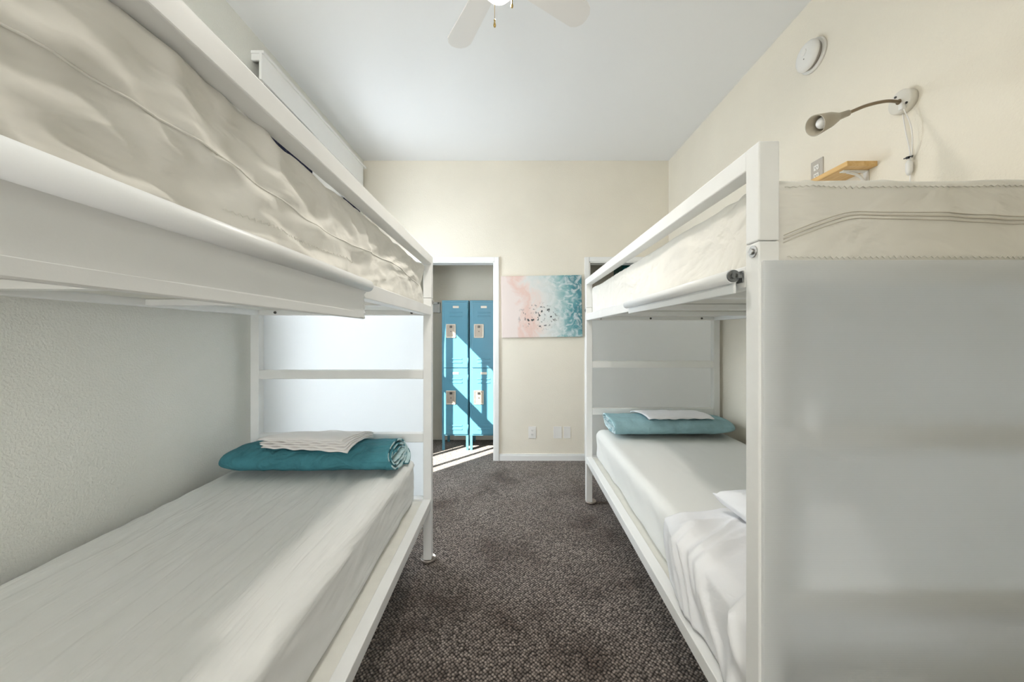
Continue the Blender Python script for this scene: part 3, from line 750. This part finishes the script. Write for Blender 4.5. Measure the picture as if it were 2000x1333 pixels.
# ------------------------------------------------------------------ ceiling fan
FXc, FYc, FZb = -0.06, 1.45, 2.77
fan = empty('ceiling_fan', (FXc, FYc, ZC), 'white four-blade ceiling fan with a lit globe over the aisle', 'ceiling fan')
obj('canopy', L((FXc, FYc, ZC), (0, 0, -1), [(0, 0.0), (0, 0.07), (0.03, 0.07), (0.05, 0.045), (0.055, 0)]), 'fan', fan)
obj('motor_housing', L((FXc, FYc, ZC-0.05), (0, 0, -1), [(0, 0), (0, 0.04), (0.09, 0.04), (0.11, 0.10), (0.15, 0.125), (0.22, 0.125), (0.25, 0.10), (0.27, 0.06), (0.30, 0.055), (0.36, 0.06), (0.37, 0)]), 'fan', fan)
def blade_bm(ang, with_iron=False):
    q = Matrix.Translation((FXc, FYc, FZb)) @ Matrix.Rotation(ang, 4, 'Z') @ Matrix.Rotation(math.radians(-9), 4, 'X')
    bm = bmesh.new(); n = 10
    if not with_iron:
        r0, r1, w0, w1 = 0.13, 0.46, 0.048, 0.062
        out = [(r0, -w0), (r1-0.045, -w1), (r1-0.018, -w1+0.012), (r1, -w1+0.036), (r1+0.004, 0), (r1, w1-0.036), (r1-0.018, w1-0.012), (r1-0.045, w1), (r0, w0)]
        lo = [bm.verts.new(q @ Vector((x, y, -0.003))) for x, y in out]; hi = [bm.verts.new(q @ Vector((x, y, 0.003))) for x, y in out]
        bm.faces.new(lo[::-1]); bm.faces.new(hi)
        for i in range(len(out)):
            j = (i+1) % len(out); bm.faces.new((lo[i], lo[j], hi[j], hi[i]))
    else:
        box(bm, 0.09, 0.16, -0.022, 0.022, 0.003, 0.009, 0.001); box(bm, 0.155, 0.185, -0.036, 0.036, 0.003, 0.009, 0.001)
        bm.transform(q)
    bmesh.ops.recalc_face_normals(bm, faces=bm.faces)
    return bm
for k in range(4):
    a = math.radians(30.5+90*k)
    b_ = obj('blade', blade_bm(a), 'fan', fan); obj('blade_iron', blade_bm(a, True), 'fan', b_)
obj('light_globe', L((FXc, FYc, 2.725), (0, 0, -1), [(0, 0), (0, 0.04), (0.012, 0.054), (0.030, 0.062), (0.048, 0.060), (0.064, 0.046), (0.074, 0.026), (0.078, 0)], 36), 'globe', fan)
def chain(x, y, z0, z1, m):
    bm = tube(bmesh.new(), [(x, y, z0), (x, y, (z0+z1)/2), (x, y, z1)], 0.0011, 6)
    c = obj('pull_chain', bm, 'gold', fan)
    obj('fob', L((x, y, z1+0.004), (0, 0, -1), [(0, 0), (0.002, 0.003), (0.006, 0.0035), (0.009, 0.0022), (0.014, 0.003), (0.024, 0.0052), (0.030, 0.0042), (0.034, 0)], 16), m, c)
chain(FXc-0.012, FYc-0.070, 2.74, 2.500, 'gold'); chain(FXc+0.054, FYc-0.058, 2.74, 2.585, 'gold')
fl = light('fan_lamp', 'AREA', (FXc, FYc, 2.640), 8, (1.0, 0.95, 0.88), shape='DISK', size=0.12)

# ------------------------------------------------------------------ lamp wall: detector, reading lamp, shelf, outlet
det = empty('smoke_detector', (XR, 1.928, 2.785), 'round white smoke detector high on the lamp wall', 'smoke detector')
o3 = (XR, 1.928, 2.785)
obj('base_plate', L(o3, (-1, 0, 0), [(0, 0), (0, 0.082), (0.010, 0.082), (0.013, 0.078), (0.013, 0)], 40), 'white_plastic', det)
obj('vent_ring', L((XR-0.013, o3[1], o3[2]), (-1, 0, 0), [(0, 0), (0, 0.066), (0.008, 0.066), (0.008, 0.070), (0.012, 0.070), (0.012, 0.064), (0.018, 0.064), (0.018, 0)], 40), 'vent', det)
obj('cover', L((XR-0.031, o3[1], o3[2]), (-1, 0, 0), [(0, 0), (0, 0.074), (0.006, 0.074), (0.018, 0.064), (0.026, 0.046), (0.028, 0.02), (0.028, 0)], 40), 'white_plastic', det)
obj('test_button', C((XR-0.058, 1.923, 2.80), (XR-0.062, 1.923, 2.80), 0.016, n=24), 'plate', det)
obj('indicator', C((XR-0.0578, 1.923, 2.765), (XR-0.060, 1.923, 2.765), 0.003, n=10), 'slot', det)

lb_c = Vector((XR, 1.475, 2.248))
lamp = empty('reading_lamp', lb_c, 'gooseneck reading lamp on the wall with a grey cone shade', 'lamp')
obj('wall_plate', L(lb_c, (-1, 0, 0), [(0, 0), (0, 0.046), (0.026, 0.046), (0.031, 0.042), (0.031, 0)], 36), 'lamp_plate', lamp)
for dy, dz in ((0.012, 0.026), (-0.03, -0.022)): 
    obj('mounting_screw', C(lb_c+Vector((-0.031, dy, dz)), lb_c+Vector((-0.034, dy, dz)), 0.0045, n=12), 'screw', lamp)
obj('switch_box', B(XR-0.046, XR-0.030, 1.448, 1.464, 2.205, 2.228, 0.002), 'white_plastic', lamp)
SH0 = Vector((1.270, 1.375, 2.140)); SH1 = Vector((1.130, 1.355, 2.082))
ax = (SH1-SH0).normalized()
pts = spline([lb_c+Vector((-0.02, 0, 0)), lb_c+Vector((-0.115, -0.033, -0.018)), lb_c+Vector((-0.225, -0.066, -0.056)), SH0], 7)
obj('gooseneck', tube(bmesh.new(), pts, 0.0062, 12), 'neck', lamp)
obj('neck_collar', L(lb_c+Vector((-0.02, 0, 0)), (-1, 0, 0.02), [(0, 0), (0, 0.011), (0.014, 0.010), (0.016, 0)], 16), 'neck', lamp)
sl = (SH1-SH0).length
shade = obj('lamp_shade', L(SH0, ax, [(-0.004, 0), (-0.004, 0.011), (0.05, 0.0135), (0.052, 0.017), (sl*0.55, 0.027), (sl, 0.0375), (sl, 0.035), (sl*0.55, 0.025), (0.06, 0.014), (0.06, 0)], 36), 'lamp_metal', lamp)
obj('bulb', L(SH0+ax*0.045, ax, [(0, 0), (0, 0.010), (0.03, 0.011), (0.05, 0.019), (0.066, 0.0225), (0.082, 0.019), (0.094, 0.009), (0.097, 0)], 24), 'glass_bulb', shade)
# its flex, tied up, with the inline switch
c1 = spline([(XR-0.036, 1.452, 2.207), (XR-0.030, 1.43, 2.12), (XR-0.020, 1.435, 2.04), (XR-0.012, 1.450, 2.0)], 8)
obj('flex', tube(bmesh.new(), c1, 0.0022, 8), 'white_plastic', lamp)
c2 = spline([(XR-0.010, 1.480, 2.207), (XR-0.010, 1.468, 2.12), (XR-0.010, 1.455, 2.05), (XR-0.010, 1.452, 2.0), (XR-0.01, 1.452, 1.80)], 8)
fx = obj('flex', tube(bmesh.new(), c2, 0.0022, 8), 'white_plastic', lamp)
bm = bmesh.new(); cyl(bm, (XR-0.024, 1.452, 2.008), (XR-0.004, 1.452, 2.014), 0.005, n=10); cyl(bm, (XR-0.024, 1.43, 2.006), (XR-0.010, 1.475, 2.016), 0.0022, n=8)
obj('cable_tie', bm, 'black', fx)
obj('inline_switch', L((XR-0.014, 1.452, 2.0), (0, 0, -1), [(0, 0), (0.002, 0.006), (0.012, 0.011), (0.045, 0.011), (0.06, 0.006), (0.062, 0)], 16), 'white_plastic', fx)

sh = empty('wall_shelf', (XR, 1.9, 2.04), 'small pine shelf on a white bracket below the reading lamp', 'shelf')
obj('shelf_board', B(XR-0.135, XR-0.001, 1.59, 2.10, 2.042, 2.064, 0.002), 'wood', sh)
for yy in (1.64, 2.02):
    bm = bmesh.new(); box(bm, XR-0.115, XR-0.001, yy-0.011, yy+0.011, 2.036, 2.0415, 0.001); box(bm, XR-0.006, XR-0.001, yy-0.011, yy+0.011, 1.92, 2.0415, 0.001)
    tube(bm, spline([(XR-0.090, yy, 2.036), (XR-0.040, yy, 2.022), (XR-0.012, yy, 1.99), (XR-0.004, yy, 1.945)], 6), 0.006, 8)
    obj('shelf_bracket', bm, 'white_plastic', sh)

def outlet(label, cx, cy, cz, axis, wd, ht, m, sock, group, kindname='outlet_plate'):
    """axis 'x': on the lamp wall facing -x; 'y': on the back wall facing -y"""
    def bx(a0, a1, z0, z1, d0, d1, bev=0.0008):
        return B(cx-d1, cx-d0, cy+a0, cy+a1, cz+z0, cz+z1, bev) if axis == 'x' else B(cx+a0, cx+a1, cy-d1, cy-d0, cz+z0, cz+z1, bev)
    o = obj(kindname, bx(-wd/2, wd/2, -ht/2, ht/2, 0, 0.006, 0.002), m, None, False, (cx, cy, cz))
    tag(o, label, 'outlet' if sock else 'cover plate', group)
    if sock:
        for dz in (-ht*0.17, ht*0.17):
            s_ = obj('socket', bx(-0.016, 0.016, dz-0.014, dz+0.014, 0.006, 0.0085, 0.001), m if axis == 'y' else 'white_plastic', o)
            for da in (-0.006, 0.006): obj('slot', bx(da-0.0014, da+0.0014, dz-0.003, dz+0.006, 0.0085, 0.009, 0), 'slot', s_)
            obj('ground_hole', bx(-0.002, 0.002, dz-0.010, dz-0.006, 0.0085, 0.009, 0), 'slot', s_)
    return o
outlet('steel outlet plate on the lamp wall beyond the pine shelf', XR, 1.905, 2.158, 'x', 0.075, 0.125, 'steel_plate', True, None)
zc = 0.288
outlet('ivory outlet plate with two sockets low on the back wall beneath the canvas', (1039.5-VX)/189, YB, HC-(845-VY)/189, 'y', 0.078, 0.122, 'plate', True, None)
outlet('wider blank cover plate low on the back wall, beside the narrower one', (1089-VX)/189, YB, HC-(845-VY)/189, 'y', 0.084, 0.122, 'plate', False, 'blank plates on the back wall', 'cover_plate')
outlet('narrower blank cover plate low on the back wall, nearest the bunk post', (1107.5-VX)/189, YB, HC-(845-VY)/189, 'y', 0.070, 0.120, 'plate', False, 'blank plates on the back wall', 'cover_plate')

# canvas on the back wall
cv = empty('wall_canvas', ((1057-VX)/187, YB, HC+(655-600)/187), 'canvas print of pink sand and teal surf on the back wall', 'picture')
bm = B(-0.4125, 0.4125, -0.034, -0.004, -0.316, 0.316, 0.003)
bm.transform(Matrix.Translation(cv.location) @ Matrix.Rotation(math.radians(-0.9), 4, 'Y'))
obj('canvas', bm, 'painting', cv)
bm = bmesh.new(); box(bm, -0.39, 0.39, -0.006, -0.001, -0.29, 0.29)
bm.transform(Matrix.Translation(cv.location) @ Matrix.Rotation(math.radians(-0.9), 4, 'Y'))
obj('stretcher_frame', bm, 'wood', cv)

# ------------------------------------------------------------------ lockers
def locker(label, x0, x1, yf, h, m, md, group, zleg=0.165):
    y1 = yf+0.36
    root = empty('locker', ((x0+x1)/2, yf+0.18, 0), label, 'locker', group)
    obj('body', B(x0, x1, yf+0.004, y1, zleg, h, 0.003), m, root)
    for xa in (x0+0.002, x1-0.030):
        for ya in (yf+0.006, y1-0.034): obj('leg', B(xa, xa+0.028, ya, ya+0.03, 0, zleg+0.005, 0.002), m, root)
    zm = zleg+(h-zleg)/2
    for z0, z1 in ((zm+0.004, h-0.022), (zleg+0.018, zm-0.004)):
        dx0, dx1 = x0+0.026, x1-0.008
        d = obj('door', B(dx0, dx1, yf-0.010, yf+0.003, z0, z1, 0.004), m, root)
        H = z1-z0; xc = (dx0+dx1)/2
        obj('number_plate', B(xc-0.034, xc+0.034, yf-0.014, yf-0.0095, z1-0.068, z1-0.042, 0.002), 'cup', d)
        for zz in (z1-0.122, z1-0.162, z0+0.095, z0+0.055):
            obj('louver', B(xc-0.072, xc+0.072, yf-0.016, yf-0.009, zz-0.003, zz+0.011, 0.003), m, d)
        cz = z0+H*0.56; cx = dx0+0.078
        bm = bmesh.new()
        for a, b, c, e in ((-0.055, -0.045, -0.078, 0.078), (0.045, 0.055, -0.078, 0.078), (-0.055, 0.055, 0.066, 0.078), (-0.055, 0.055, -0.078, -0.064)):
            box(bm, cx+a, cx+b, yf-0.018, yf-0.008, cz+c, cz+e, 0.003)
        l_ = obj('latch_cup', bm, 'cup', d)
        obj('latch_recess', B(cx-0.046, cx+0.046, yf-0.0125, yf-0.009, cz-0.066, cz+0.068), 'recess', d)
        obj('latch', B(cx-0.014, cx+0.014, yf-0.020, yf-0.012, cz+0.035, cz+0.060, 0.002), 'screw', d)
        obj('latch_rivet', C((cx, yf-0.0122, cz-0.005), (cx, yf-0.016, cz-0.005), 0.006, n=10), 'screw', d)
        for zz in (z0+0.08, z1-0.10): obj('hinge', C((dx1+0.004, yf-0.006, zz-0.03), (dx1+0.004, yf-0.006, zz+0.03), 0.004, n=10), m, d)
    return root
YK = 4.06
locker('blue two-door metal locker in the sunlit closet, beside the white rail end', -0.805, -0.505, YK, 1.688, 'locker', 'locker_dark', 'blue lockers in the closet')
locker('blue two-door metal locker in the sunlit closet, beside the door casing', -0.492, -0.192, YK, 1.688, 'locker', 'locker_dark', 'blue lockers in the closet')
locker('tall green metal locker in the shaded closet behind the far bunk end', 1.224, 1.53, YK, 2.25, 'locker_teal', 'locker_teal', None)
